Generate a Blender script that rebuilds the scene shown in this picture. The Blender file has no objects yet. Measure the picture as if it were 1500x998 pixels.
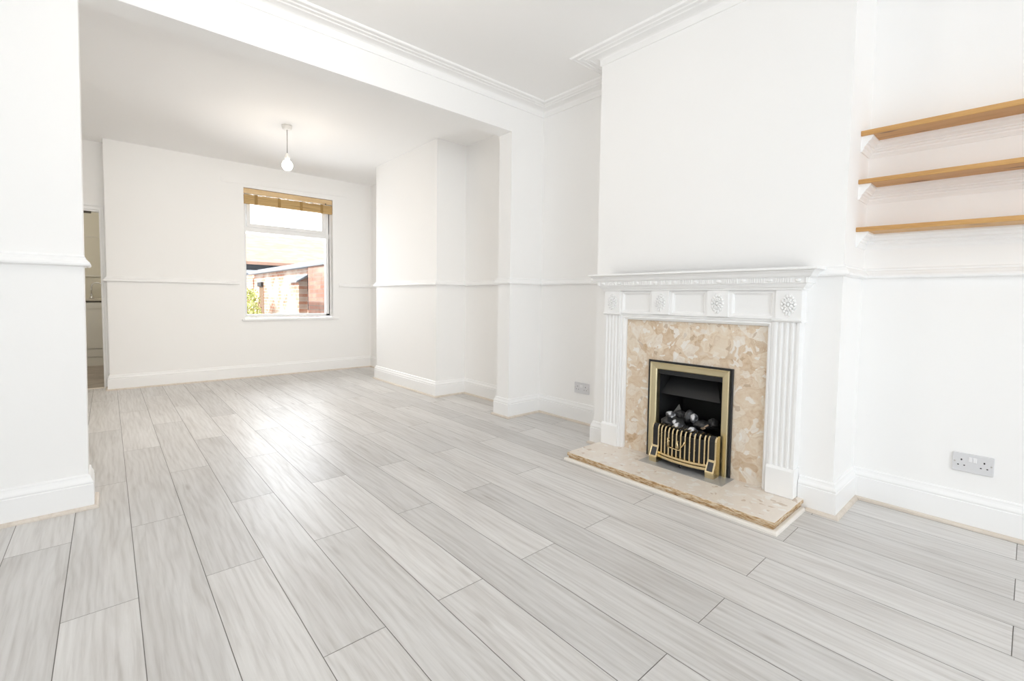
import bpy, bmesh, math, random
from mathutils import Vector, Matrix, noise

R = random.Random(7)
SC = bpy.context.scene
COL = SC.collection

# ------------------------------------------------------------------ dimensions (metres)
XP, XR, YP, T = -0.088, 2.517, 2.836, 0.154          # opening between the two rooms
XA, XA2, XC, YC1, YC2 = 2.885, 2.893, 2.5347, 1.959, 0.574   # front alcoves and chimney breast
XRC, YD1, YD2, XRA, XRB, YB = 2.474, 5.230, 3.885, 2.828, 2.846, 6.184
XL, YDOOR = 0.0006, 6.37
ZC, ZRC, ZH, ZD = 2.611, 2.553, 2.352, 1.117
XW, YF = -1.30, -3.30                                  # left wall, front wall
EYE = 0.996

# ------------------------------------------------------------------ mesh helpers
def nb(): return bmesh.new()

def box(bm, x0, x1, y0, y1, z0, z1, mi=0):
    v = [bm.verts.new(p) for p in ((x0,y0,z0),(x1,y0,z0),(x1,y1,z0),(x0,y1,z0),(x0,y0,z1),(x1,y0,z1),(x1,y1,z1),(x0,y1,z1))]
    fs = []
    for f in ((3,2,1,0),(4,5,6,7),(0,1,5,4),(1,2,6,5),(2,3,7,6),(3,0,4,7)):
        fc = bm.faces.new([v[i] for i in f]); fc.material_index = mi; fs.append(fc)
    return v

def prism(bm, pts, ax, a0, a1, mi=0):
    """closed polygon pts (u,v) extruded along axis ax from a0 to a1"""
    def P(u, v, a):
        return {'x': (a,u,v), 'y': (u,a,v), 'z': (u,v,a)}[ax]
    A = [bm.verts.new(P(u,v,a0)) for u,v in pts]; B = [bm.verts.new(P(u,v,a1)) for u,v in pts]
    n = len(pts)
    for i in range(n):
        f = bm.faces.new((A[i],A[(i+1)%n],B[(i+1)%n],B[i])); f.material_index = mi
    bm.faces.new(A[::-1]).material_index = mi; bm.faces.new(B).material_index = mi

def sweep(bm, path, prof, mp=lambda u,v,h:(u,v,h), back=0.003, closed=False):
    """profile (o,h) swept along a 2-D path with mitres; o grows to the right of travel"""
    n = len(path); ms = []
    for i in range(n):
        ns = []
        for a, b in ((i-1,i),(i,i+1)):
            if closed: a %= n; b %= n
            elif a < 0 or b >= n: continue
            d = Vector(path[b]) - Vector(path[a]); d.normalize(); ns.append(Vector((d.y,-d.x)))
        if len(ns) == 1: m = ns[0]
        else: m = (ns[0]+ns[1]) / (1 + ns[0].dot(ns[1]))
        ms.append(m)
    pr = list(prof)
    if back is not None:
        pr = [(-back, prof[0][1])] + pr + [(-back, prof[-1][1])]
    rings = []
    for p, m in zip(path, ms):
        rings.append([bm.verts.new(mp(p[0]+m.x*o, p[1]+m.y*o, h)) for o,h in pr])
    k = len(pr)
    for a, b in zip(rings, rings[1:] + (rings[:1] if closed else [])):
        for j in range(k):
            bm.faces.new((a[j], a[(j+1)%k], b[(j+1)%k], b[j]))
    if not closed:
        bm.faces.new(rings[0][::-1]); bm.faces.new(rings[-1])

def lathe(bm, prof, c, ax='z', seg=32, mi=0, smooth=True):
    rings = []
    for r, h in prof:
        ring = []
        for i in range(seg):
            a = 2*math.pi*i/seg; u, v = r*math.cos(a), r*math.sin(a)
            p = {'z': (u,v,h), 'x': (h,u,v), 'y': (u,h,v)}[ax]
            ring.append(bm.verts.new((c[0]+p[0], c[1]+p[1], c[2]+p[2])))
        rings.append(ring)
    for a, b in zip(rings, rings[1:]):
        for i in range(seg):
            f = bm.faces.new((a[i], a[(i+1)%seg], b[(i+1)%seg], b[i])); f.smooth = smooth; f.material_index = mi
    for ring in (rings[0], rings[-1]):
        try:
            f = bm.faces.new(ring); f.material_index = mi
        except ValueError: pass

def tube(bm, pts, r, seg=8, mi=0, flat=None):
    """round tube; flat=(a,b) gives an elliptical section"""
    pts = [Vector(p) for p in pts]; rings = []
    up = Vector((0,0,1))
    for i, p in enumerate(pts):
        d = (pts[min(i+1,len(pts)-1)] - pts[max(i-1,0)]).normalized()
        s = d.cross(up)
        if s.length < 1e-3: s = d.cross(Vector((0,1,0)))
        s.normalize(); t = s.cross(d).normalized()
        ra, rb = flat or (r, r)
        rings.append([bm.verts.new(p + s*ra*math.cos(2*math.pi*k/seg) + t*rb*math.sin(2*math.pi*k/seg)) for k in range(seg)])
    for a, b in zip(rings, rings[1:]):
        for k in range(seg):
            f = bm.faces.new((a[k], a[(k+1)%seg], b[(k+1)%seg], b[k])); f.smooth = True; f.material_index = mi
    for ring in (rings[0], rings[-1]):
        bm.faces.new(ring).material_index = mi

def dome(bm, c, ry, rz, h, seg=12, rings=4):
    """low relief boss facing -x"""
    prev = None; top = bm.verts.new((c[0]-h, c[1], c[2]))
    rs = []
    for j in range(rings):
        a = (math.pi/2)*(1 - j/rings)
        rs.append([bm.verts.new((c[0]-h*math.cos(a), c[1]+ry*math.sin(a)*math.cos(2*math.pi*i/seg), c[2]+rz*math.sin(a)*math.sin(2*math.pi*i/seg))) for i in range(seg)])
    for a, b in zip(rs, rs[1:]):
        for i in range(seg):
            bm.faces.new((a[i], a[(i+1)%seg], b[(i+1)%seg], b[i])).smooth = True
    for i in range(seg):
        bm.faces.new((rs[-1][i], rs[-1][(i+1)%seg], top)).smooth = True
    bm.faces.new(rs[0])

ROOT = {}
def obj(name, bm, mats, parent=None, bevel=0.0, seg=2, smooth_angle=None):
    bmesh.ops.recalc_face_normals(bm, faces=bm.faces[:])
    me = bpy.data.meshes.new(name)
    o = bpy.data.objects.new(name, me); COL.objects.link(o)
    off = Vector((0,0,0))
    if parent is not None:
        off = ROOT.get(parent.name, Vector((0,0,0))); o.parent = parent
    if off.length > 0: bmesh.ops.translate(bm, verts=bm.verts[:], vec=-off)
    bm.to_mesh(me); bm.free()
    for m in (mats if isinstance(mats, (list, tuple)) else [mats]): me.materials.append(m)
    ROOT[o.name] = off
    if bevel:
        b = o.modifiers.new('bevel', 'BEVEL'); b.width = bevel; b.segments = seg; b.limit_method = 'ANGLE'; b.angle_limit = math.radians(40)
    return o

def own(o):
    """put the origin of a one-mesh thing at its own base centre"""
    me = o.data
    xs = [v.co for v in me.vertices]
    c = Vector(((min(v.x for v in xs)+max(v.x for v in xs))/2, (min(v.y for v in xs)+max(v.y for v in xs))/2, min(v.z for v in xs)))
    me.transform(Matrix.Translation(-c)); o.location = c; ROOT[o.name] = c
    return o

def tag(o, label, cat, group=None):
    o['label'] = label; o['category'] = cat
    if group: o['group'] = group
    return o

def thing(name, label, cat, loc, group=None):
    o = bpy.data.objects.new(name, None); COL.objects.link(o)
    o.location = loc; o.empty_display_size = 0.05; ROOT[o.name] = Vector(loc)
    return tag(o, label, cat, group)

def struct(name, bm, mats, label=None, parent=None, bevel=0.0):
    o = obj(name, bm, mats, parent, bevel)
    if parent is None:
        o['kind'] = 'structure'
        if label: o['label'] = label
    return o

# ------------------------------------------------------------------ material helpers
def mat(name, base=(.8,.8,.8), rough=.5, metal=0.0, spec=.5):
    m = bpy.data.materials.new(name); m.use_nodes = True
    nt = m.node_tree; b = nt.nodes['Principled BSDF']
    b.inputs['Base Color'].default_value = (*base, 1); b.inputs['Roughness'].default_value = rough
    b.inputs['Metallic'].default_value = metal; b.inputs['Specular IOR Level'].default_value = spec
    return m, nt, b

def N(nt, t, **k):
    n = nt.nodes.new(t)
    for a, v in k.items(): setattr(n, a, v)
    return n

def ramp(nt, fac, stops):
    r = N(nt, 'ShaderNodeValToRGB'); e = r.color_ramp.elements
    while len(e) < len(stops): e.new(0.5)
    for el, (p, c) in zip(e, stops): el.position = p; el.color = (*c, 1)
    nt.links.new(fac, r.inputs['Fac']); return r.outputs['Color']

def mixc(nt, fac, a, b, mode='MIX'):
    m = N(nt, 'ShaderNodeMix', data_type='RGBA', blend_type=mode)
    for s, v in ((0, fac), (6, a), (7, b)):
        if isinstance(v, (int, float)): m.inputs[s].default_value = v
        elif isinstance(v, tuple): m.inputs[s].default_value = (*v, 1)
        else: nt.links.new(v, m.inputs[s])
    return m.outputs[2]

def coords(nt, scale=(1,1,1), loc=(0,0,0), rot=(0,0,0), kind='Object'):
    tc = N(nt, 'ShaderNodeTexCoord'); mp = N(nt, 'ShaderNodeMapping')
    mp.inputs['Scale'].default_value = scale; mp.inputs['Location'].default_value = loc; mp.inputs['Rotation'].default_value = rot
    nt.links.new(tc.outputs[kind], mp.inputs['Vector']); return mp.outputs['Vector']

def tex(nt, t, vec, **inp):
    n = N(nt, t); nt.links.new(vec, n.inputs['Vector'])
    for k, v in inp.items(): n.inputs[k.replace('_', ' ')].default_value = v
    return n

def bump(nt, b, h, strength=.1, dist=.01):
    n = N(nt, 'ShaderNodeBump'); n.inputs['Strength'].default_value = strength; n.inputs['Distance'].default_value = dist
    nt.links.new(h, n.inputs['Height']); nt.links.new(n.outputs['Normal'], b.inputs['Normal'])

def painted(name, c, rough, bs=.04, sc=60):
    m, nt, b = mat(name, c, rough, spec=.35)
    n = tex(nt, 'ShaderNodeTexNoise', coords(nt), Scale=sc, Detail=3.0)
    bump(nt, b, n.outputs['Fac'], bs, .004)
    return m

M = {}
M['wall'] = painted('white_wall_paint', (.915,.910,.902), .65)
M['ceil'] = painted('white_ceiling_paint', (.915,.910,.904), .8)
M['gloss'] = painted('white_gloss_wood_paint', (.91,.91,.908), .32, .02, 40)
M['surround'] = painted('white_satin_surround_paint', (.89,.89,.886), .38, .02, 40)
M['plastic'] = mat('pale_grey_plastic', (.70,.70,.715), .35)[0]
M['switch'] = mat('white_rocker_plastic', (.83,.83,.84), .3)[0]
M['upvc'] = mat('white_frame_plastic', (.86,.86,.86), .25)[0]
M['hole'] = mat('dark_socket_hole', (.03,.03,.03), .6)[0]
M['screw'] = mat('nickel_screw', (.55,.53,.5), .35, 1.0)[0]
M['black'] = mat('black_enamel', (.012,.012,.013), .38)[0]
M['blackmatt'] = mat('soot_black_metal', (.010,.010,.010), .62)[0]
M['hood'] = mat('charcoal_hood_metal', (.020,.020,.021), .5)[0]
M['ceramic'] = mat('lit_fire_ceramic', (.13,.13,.125), .7)[0]  # grey stands for light falling on the ceramic
M['inlay'] = mat('dark_grey_inlay', (.045,.047,.05), .55)[0]
M['plate'] = mat('grey_metal_plate', (.52,.52,.52), .45, .5)[0]
M['chrome'] = mat('chrome', (.85,.85,.86), .12, 1.0)[0]
M['cord'] = mat('grey_flex', (.42,.40,.38), .5)[0]
M['rose'] = mat('cream_white_plastic', (.80,.78,.75), .4)[0]

def brass(name, c, rough):
    m, nt, b = mat(name, c, rough, 1.0)
    n = tex(nt, 'ShaderNodeTexNoise', coords(nt, (1,1,12)), Scale=30.0, Detail=4.0)
    nt.links.new(ramp(nt, n.outputs['Fac'], [(0.3,(rough*.8,)*3),(.75,(rough*1.35,)*3)]), b.inputs['Roughness'])
    return m
M['brass'] = brass('brushed_brass', (.70,.615,.40), .36)
M['brassp'] = brass('polished_brass', (.80,.655,.39), .22)

def wood_mat(name, c1, c2, c3, axis='y', knots=True, rough=.45):
    m, nt, b = mat(name, c1, rough)
    sc = {'y': (14,1.1,14), 'x': (1.1,14,14), 'z': (14,14,1.1)}[axis]
    v = coords(nt, sc)
    n1 = tex(nt, 'ShaderNodeTexNoise', v, Scale=2.2, Detail=6.0, Roughness=.6, Distortion=.6)
    v2 = coords(nt, tuple(s*3 for s in sc))
    n2 = tex(nt, 'ShaderNodeTexNoise', v2, Scale=5.0, Detail=4.0)
    c = ramp(nt, n1.outputs['Fac'], [(.28,c3),(.5,c1),(.72,c2)])
    c = mixc(nt, .22, c, ramp(nt, n2.outputs['Fac'], [(.3,c3),(.7,c2)]))
    if knots:
        kv = coords(nt, {'y': (13,3.6,13), 'x': (4.2,16,22), 'z': (16,16,4)}[axis])
        oi = N(nt, 'ShaderNodeObjectInfo'); sh = N(nt, 'ShaderNodeVectorMath', operation='MULTIPLY_ADD')
        nt.links.new(oi.outputs['Random'], sh.inputs[0]); sh.inputs[1].default_value = (3.7,11.3,5.1); nt.links.new(kv, sh.inputs[2])
        vo = tex(nt, 'ShaderNodeTexVoronoi', sh.outputs[0], Scale=1.0)
        k = ramp(nt, vo.outputs['Distance'], [(.10,(.85,.85,.85)),(.19,(0,0,0))])
        c = mixc(nt, k, c, (c3[0]*.28, c3[1]*.22, c3[2]*.2))
    nt.links.new(c, b.inputs['Base Color'])
    bump(nt, b, n2.outputs['Fac'], .06, .003)
    return m
M['pine'] = wood_mat('honey_pine', (.60,.335,.115), (.70,.42,.165), (.45,.225,.065))
M['bead'] = wood_mat('pale_bead_wood', (.70,.63,.55), (.76,.70,.63), (.60,.52,.44), knots=False, rough=.5)
M['creambead'] = painted('cream_bead_paint', (.83,.79,.73), .5)
M['blindwood'] = wood_mat('pale_bamboo', (.72,.52,.29), (.80,.62,.38), (.60,.40,.19), 'x', False, .5)

# --- bamboo slats of the rolled blind
m, nt, b = mat('bamboo_slats', (.6,.42,.2), .5)
wv = tex(nt, 'ShaderNodeTexNoise', coords(nt, (2,2,160)), Scale=1.0, Detail=3.0)
nt.links.new(ramp(nt, wv.outputs['Fac'], [(.3,(.40,.25,.09)),(.5,(.60,.40,.17)),(.7,(.68,.48,.22))]), b.inputs['Base Color'])
M['slats'] = m
M['tie'] = mat('brown_blind_tape', (.36,.22,.07), .7)[0]
M['string'] = mat('cream_cord', (.62,.55,.44), .7)[0]

# --- laminate planks: every plank carries its own random colour attribute
m, nt, b = mat('grey_oak_laminate', (.5,.48,.46), .34, spec=.42)
at = N(nt, 'ShaderNodeAttribute', attribute_name='plank')
sep = N(nt, 'ShaderNodeSeparateColor'); nt.links.new(at.outputs['Color'], sep.inputs['Color'])
tc = N(nt, 'ShaderNodeTexCoord')
off = N(nt, 'ShaderNodeVectorMath', operation='SCALE'); off.inputs['Scale'].default_value = 37.0
nt.links.new(at.outputs['Color'], off.inputs[0])
ad = N(nt, 'ShaderNodeVectorMath', operation='ADD'); nt.links.new(tc.outputs['Object'], ad.inputs[0]); nt.links.new(off.outputs[0], ad.inputs[1])
def mapped(scale):
    mp = N(nt, 'ShaderNodeMapping'); mp.inputs['Scale'].default_value = scale
    nt.links.new(ad.outputs[0], mp.inputs['Vector']); return mp.outputs['Vector']
big = tex(nt, 'ShaderNodeTexNoise', mapped((5.5,.9,1)), Scale=1.3, Detail=3.0, Roughness=.55, Distortion=.8)
fine = tex(nt, 'ShaderNodeTexNoise', mapped((70,3.0,1)), Scale=1.0, Detail=5.0, Roughness=.65, Distortion=.35)
wave = N(nt, 'ShaderNodeTexWave', wave_type='BANDS', bands_direction='X'); nt.links.new(mapped((4.2,.8,1)), wave.inputs['Vector'])
wave.inputs['Scale'].default_value = 2.6; wave.inputs['Distortion'].default_value = 16.0; wave.inputs['Detail'].default_value = 2.0; wave.inputs['Detail Scale'].default_value = .7
c = ramp(nt, big.outputs['Fac'], [(.22,(.44,.412,.385)),(.5,(.605,.590,.572)),(.78,(.70,.69,.677))])
c = mixc(nt, .48, c, ramp(nt, fine.outputs['Fac'], [(.28,(.40,.375,.35)),(.5,(.61,.595,.578)),(.72,(.73,.72,.708))]))
c = mixc(nt, .13, c, ramp(nt, wave.outputs['Fac'], [(.05,(.38,.355,.33)),(.4,(.60,.585,.57)),(.9,(.68,.67,.658))]))
tone = N(nt, 'ShaderNodeMapRange'); nt.links.new(sep.outputs['Red'], tone.inputs['Value'])
tone.inputs['To Min'].default_value = .92; tone.inputs['To Max'].default_value = 1.08
hs = N(nt, 'ShaderNodeHueSaturation'); nt.links.new(c, hs.inputs['Color']); nt.links.new(tone.outputs[0], hs.inputs['Value'])
kn = tex(nt, 'ShaderNodeTexVoronoi', mapped((11,2.2,1)), Scale=.8)
k = ramp(nt, kn.outputs['Distance'], [(.03,(.45,.45,.45)),(.11,(0,0,0))])
nt.links.new(mixc(nt, k, hs.outputs['Color'], (.30,.265,.235)), b.inputs['Base Color'])
nt.links.new(ramp(nt, fine.outputs['Fac'], [(.3,(.42,)*3),(.7,(.33,)*3)]), b.inputs['Roughness'])
bump(nt, b, fine.outputs['Fac'], .05, .002)
M['floor'] = m
M['groove'] = mat('dark_plank_joint', (.20,.185,.17), .7)[0]

# --- conglomerate marble of hearth and back panel
def marble(name, pale):
    m, nt, b = mat(name, (.7,.58,.45), .3)
    v = coords(nt)
    w1_ = tex(nt, 'ShaderNodeTexNoise', v, Scale=7.0, Detail=2.0); w2_ = tex(nt, 'ShaderNodeTexNoise', v, Scale=22.0, Detail=2.0)
    wv = mixc(nt, .16, v, w1_.outputs['Color'], 'ADD'); wv = mixc(nt, .035, wv, w2_.outputs['Color'], 'ADD')
    p = pale
    def P(c, k): return tuple(x+(y-x)*p*k for x, y in zip(c, (.80,.745,.685)))
    a = tex(nt, 'ShaderNodeTexVoronoi', wv, Scale=15.0)
    s = N(nt, 'ShaderNodeSeparateColor'); nt.links.new(a.outputs['Color'], s.inputs['Color'])
    c = ramp(nt, s.outputs['Red'], [(0,P((.56,.40,.25),.8)),(.25,P((.68,.53,.38),.8)),(.55,P((.74,.62,.48),.8)),(.8,P((.78,.69,.57),.6)),(.95,(.83,.79,.73))])
    # curved shell bands inside each fragment
    rings_ = N(nt, 'ShaderNodeMath', operation='SINE'); mul = N(nt, 'ShaderNodeMath', operation='MULTIPLY'); mul.inputs[1].default_value = 58.0
    nt.links.new(a.outputs['Distance'], mul.inputs[0]); nt.links.new(mul.outputs[0], rings_.inputs[0])
    n = tex(nt, 'ShaderNodeTexNoise', wv, Scale=24.0, Detail=6.0, Distortion=1.6)
    c = mixc(nt, .42, c, ramp(nt, n.outputs['Fac'], [(.28,P((.50,.33,.19),.8)),(.45,P((.70,.56,.41),.8)),(.6,P((.78,.68,.55),.6)),(.72,(.85,.81,.75))]))
    rr_ = N(nt, 'ShaderNodeMath', operation='MULTIPLY'); nt.links.new(rings_.outputs[0], rr_.inputs[0]); nt.links.new(s.outputs['Green'], rr_.inputs[1])
    c = mixc(nt, ramp(nt, rr_.outputs[0], [(.35,(0,0,0)),(.85,(.40,.40,.40))]), c, (.84,.79,.72))
    b2 = tex(nt, 'ShaderNodeTexVoronoi', wv, Scale=40.0)
    s2 = N(nt, 'ShaderNodeSeparateColor'); nt.links.new(b2.outputs['Color'], s2.inputs['Color'])
    c = mixc(nt, ramp(nt, s2.outputs['Green'], [(.90,(0,0,0)),(.93,(.7,.7,.7))]), c, (.86,.84,.80))
    c = mixc(nt, ramp(nt, s2.outputs['Blue'], [(.955,(0,0,0)),(.97,(.55,.55,.55))]), c, (.44,.30,.18))
    nt.links.new(c, b.inputs['Base Color'])
    return m
M['marble'] = marble('beige_shell_marble', 0.0)
M['marblepale'] = marble('pale_shell_marble', 1.0)  # paler mix of the same marble for the hearth top
m, nt, b = mat('chipped_marble_edge', (.6,.45,.3), .55)
n = tex(nt, 'ShaderNodeTexNoise', coords(nt, (1,1,5)), Scale=26.0, Detail=6.0, Roughness=.7)
nt.links.new(ramp(nt, n.outputs['Fac'], [(.33,(.26,.13,.04)),(.45,(.52,.33,.16)),(.56,(.72,.58,.40)),(.7,(.82,.76,.66))]), b.inputs['Base Color'])
bump(nt, b, n.outputs['Fac'], .6, .01)
M['marbleedge'] = m

# --- coal
m, nt, b = mat('black_coal', (.012,.012,.013), .42)
n = tex(nt, 'ShaderNodeTexNoise', coords(nt), Scale=26.0, Detail=4.0)
nt.links.new(ramp(nt, n.outputs['Fac'], [(.40,(.016,.016,.017)),(.56,(.05,.05,.053)),(.70,(.16,.16,.165))]), b.inputs['Base Color'])
bump(nt, b, n.outputs['Fac'], .5, .01)
M['coal'] = m
m, nt, b = mat('ash_and_highlight_coal', (.2,.2,.2), .4)
n = tex(nt, 'ShaderNodeTexNoise', coords(nt), Scale=20.0, Detail=2.0)
nt.links.new(ramp(nt, n.outputs['Fac'], [(.36,(.03,.03,.032)),(.45,(.16,.16,.17)),(.52,(.78,.78,.80))]), b.inputs['Base Color'])  # white flecks stand for ash and for highlights painted into the colour
M['ash'] = m

# --- outside
def brickmat(name, c1, c2, mort, sc, wash=.75):
    m, nt, b = mat(name, c1, .85)
    tcn = N(nt, 'ShaderNodeTexCoord'); sp = N(nt, 'ShaderNodeSeparateXYZ'); nt.links.new(tcn.outputs['Object'], sp.inputs[0])
    cb = N(nt, 'ShaderNodeCombineXYZ'); nt.links.new(sp.outputs['Y'], cb.inputs['X']); nt.links.new(sp.outputs['Z'], cb.inputs['Y'])
    br = N(nt, 'ShaderNodeTexBrick'); nt.links.new(cb.outputs[0], br.inputs['Vector'])
    for k, v in (('Scale',sc),('Brick Width',.225),('Row Height',.075),('Mortar Size',.008),('Bias',-.1)): br.inputs[k].default_value = v
    br.inputs['Color1'].default_value = (*c1,1); br.inputs['Color2'].default_value = (*c2,1); br.inputs['Mortar'].default_value = (*mort,1)
    n = tex(nt, 'ShaderNodeTexNoise', coords(nt), Scale=2.2, Detail=4.0)
    c = mixc(nt, ramp(nt, n.outputs['Fac'], [(.42,(0,0,0)),(.66,(wash,wash,wash))]), br.outputs['Color'], (.66,.58,.50))
    nt.links.new(c, b.inputs['Base Color']); return m
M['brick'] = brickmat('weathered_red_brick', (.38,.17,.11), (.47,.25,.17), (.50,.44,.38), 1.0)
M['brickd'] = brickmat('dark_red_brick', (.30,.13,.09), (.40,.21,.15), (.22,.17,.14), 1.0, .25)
M['coping'] = painted('grey_stone_coping', (.25,.27,.30), .8, .3, 20)
M['slate'] = painted('grey_slate', (.20,.22,.25), .6, .3, 12)
m, nt, b = mat('terracotta_roof_tiles', (.5,.3,.22), .8)
br = N(nt, 'ShaderNodeTexBrick'); nt.links.new(coords(nt), br.inputs['Vector'])
for k, v in (('Scale',1.0),('Brick Width',.3),('Row Height',.2),('Mortar Size',.012)): br.inputs[k].default_value = v
br.inputs['Color1'].default_value = (.42,.23,.16,1); br.inputs['Color2'].default_value = (.50,.31,.23,1); br.inputs['Mortar'].default_value = (.4,.27,.2,1)
nt.links.new(br.outputs['Color'], b.inputs['Base Color'])
M['tiles'] = m
M['render'] = painted('pale_outdoor_render', (.7,.68,.64), .8)
M['paving'] = painted('concrete_yard', (.45,.44,.42), .9, .3, 15)
m, nt, b = mat('yellow_green_leaves', (.3,.36,.08), .6)
n = tex(nt, 'ShaderNodeTexNoise', coords(nt), Scale=6.0)
nt.links.new(ramp(nt, n.outputs['Fac'], [(.3,(.20,.26,.05)),(.6,(.50,.53,.17)),(.8,(.7,.7,.36))]), b.inputs['Base Color'])
M['leaf'] = m
M['stem'] = mat('brown_twig', (.18,.11,.06), .8)[0]

# --- kitchen beyond the door
M['kwall'] = painted('kitchen_wall_paint', (.62,.59,.50), .7)
M['ktile'] = painted('kitchen_splashback', (.50,.47,.40), .5)
M['kunit'] = painted('cream_grey_kitchen_unit', (.66,.64,.58), .4, .02)
M['ktop'] = mat('dark_edge_worktop', (.50,.46,.38), .4)[0]
M['kdark'] = mat('dark_brown_fitting', (.09,.075,.055), .6)[0]  # even dark brown for the worktop strip and the latch plate
m, nt, b = mat('brown_stone_vinyl', (.3,.25,.2), .35)
n = tex(nt, 'ShaderNodeTexNoise', coords(nt), Scale=5.0, Detail=5.0)
nt.links.new(ramp(nt, n.outputs['Fac'], [(.3,(.22,.18,.14)),(.55,(.34,.29,.24)),(.75,(.46,.42,.37))]), b.inputs['Base Color'])
M['kfloor'] = m

# --- glass that lets the daylight through
m = bpy.data.materials.new('window_glass'); m.use_nodes = True; nt = m.node_tree; nt.nodes.clear()
out = N(nt, 'ShaderNodeOutputMaterial'); mx = N(nt, 'ShaderNodeMixShader'); tr = N(nt, 'ShaderNodeBsdfTransparent'); gl = N(nt, 'ShaderNodeBsdfGlossy')
gl.inputs['Roughness'].default_value = 0.02; fr = N(nt, 'ShaderNodeFresnel'); fr.inputs['IOR'].default_value = 1.25
nt.links.new(fr.outputs[0], mx.inputs[0]); nt.links.new(tr.outputs[0], mx.inputs[1]); nt.links.new(gl.outputs[0], mx.inputs[2]); nt.links.new(mx.outputs[0], out.inputs[0])
M['glass'] = m
m, nt, b = mat('glowing_bulb', (1,1,1), .3)
b.inputs['Emission Color'].default_value = (1,.93,.82,1); b.inputs['Emission Strength'].default_value = 14.0
M['bulb'] = m

# ================================================================== THE SETTING
# ---- floor: individual planks with thin joints
bm = nb()
lay = bm.loops.layers.float_color.new('plank')
x0, W, L, y_end, g = .0543, .1865, 1.238, YDOOR+.03, .0011
box(bm, XW-.05, XA2+.05, YF-.05, y_end, -.06, -.0012, 1)
for r in range(-8, 16):
    xa, xb = x0+r*W, x0+(r+1)*W
    xa, xb = max(xa, XW-.02), min(xb, XA2+.02)
    if xb-xa < .01: continue
    start = (.635 if r % 2 else 1.237) - 4*L + R.uniform(-.004,.004)
    y = start
    while y < y_end:
        ya, yb = max(y, YF-.02), min(y+L, y_end)
        if yb > ya:
            vs = [bm.verts.new(p) for p in ((xa+g,ya+g,0),(xb-g,ya+g,0),(xb-g,yb-g,0),(xa+g,yb-g,0))]
            f = bm.faces.new(vs); cc = (R.random(), R.random(), R.random(), 1)
            for l in f.loops: l[lay] = cc
        y += L
struct('floor', bm, [M['floor'], M['groove']], 'pale grey oak laminate planks running the length of both rooms')

# ---- walls
bm = nb()
# pier (its opening edge leans a little, as the old wall does)
v = box(bm, XW-.02, XP, YP, YP+T, -.02, ZC+.02)
for q in v:
    if abs(q.co.x-XP) < 1e-4 and q.co.z > 1: q.co.x += .022
box(bm, XP+.004, XR, YP, YP+T, ZH, ZC+.02)
box(bm, XR, XA+.12, YP, YP+T, -.02, ZC+.02)
for f in bm.faces: pass
struct('wall_middle', bm, M['wall'], 'white dividing wall with the wide opening between the rooms')

bm = nb()
box(bm, XA, XA+.25, YC1-.05, YP+T*.5, -.02, ZC+.02)         # left alcove
box(bm, XA2, XA2+.25, YF-.2, YC2+.05, -.02, ZC+.02)          # right alcove
hy0, hy1, hz0, hz1 = 1.062, 1.482, .03, .60                 # fire opening in the chimney breast
box(bm, XC, XA2+.2, YC2, hy0, -.02, ZC+.02); box(bm, XC, XA2+.2, hy1, YC1, -.02, ZC+.02)
box(bm, XC, XA2+.2, hy0, hy1, hz1, ZC+.02); box(bm, XC, XA2+.2, hy0, hy1, -.02, hz0)
box(bm, XC+.3, XA2+.2, hy0, hy1, hz0, hz1)
box(bm, XRA, XRA+.3, YP+T*.5, YD2+.05, -.02, ZRC+.02)
box(bm, XRC, XRA+.3, YD2, YD1, -.02, ZRC+.02)
box(bm, XRB, XRB+.3, YD1-.05, YB+.3, -.02, ZRC+.02)
struct('wall_right', bm, M['wall'], 'white right wall with both chimney breasts and alcoves')

WX0, WX1, WZ0, WZ1 = 1.250, 2.305, .716, 2.277
bm = nb()
yo = YB+.25
box(bm, XL, WX0, YB, yo, -.02, ZRC+.02); box(bm, WX1, XRB+.02, YB, yo, -.02, ZRC+.02)
box(bm, WX0, WX1, YB, yo, -.02, WZ0); box(bm, WX0, WX1, YB, yo, WZ1, ZRC+.02)
DX0, DX1, DZ = -.80, -.045, 1.852
box(bm, XW-.02, DX0, YDOOR, YDOOR+.06, -.02, ZRC+.02); box(bm, DX1, XL+.02, YDOOR, YDOOR+.06, -.02, ZRC+.02)
box(bm, DX0, DX1, YDOOR, YDOOR+.06, DZ, ZRC+.02)
struct('wall_back', bm, M['wall'], 'white end wall with the window and the kitchen doorway')

bm = nb(); box(bm, XW-.2, XW, YF-.2, YDOOR+.06, -.02, ZC+.02)
struct('wall_left', bm, M['wall'])
FX0, FX1, FZ0, FZ1 = -.8, 2.1, .60, 2.40
bm = nb()
box(bm, XW-.2, FX0, YF-.2, YF, -.02, ZC+.02); box(bm, FX1, XA2+.25, YF-.2, YF, -.02, ZC+.02)
box(bm, FX0, FX1, YF-.2, YF, -.02, FZ0); box(bm, FX0, FX1, YF-.2, YF, FZ1, ZC+.02)
struct('wall_front', bm, M['wall'])
bm = nb()
box(bm, XW-.2, XA2+.25, YF-.2, YP+.02, ZC, ZC+.12)
box(bm, XW-.2, XRB+.3, YP+T-.02, YDOOR+.06, ZRC, ZRC+.12)
struct('ceiling', bm, M['ceil'], 'white ceilings of the front and back rooms')

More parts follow.
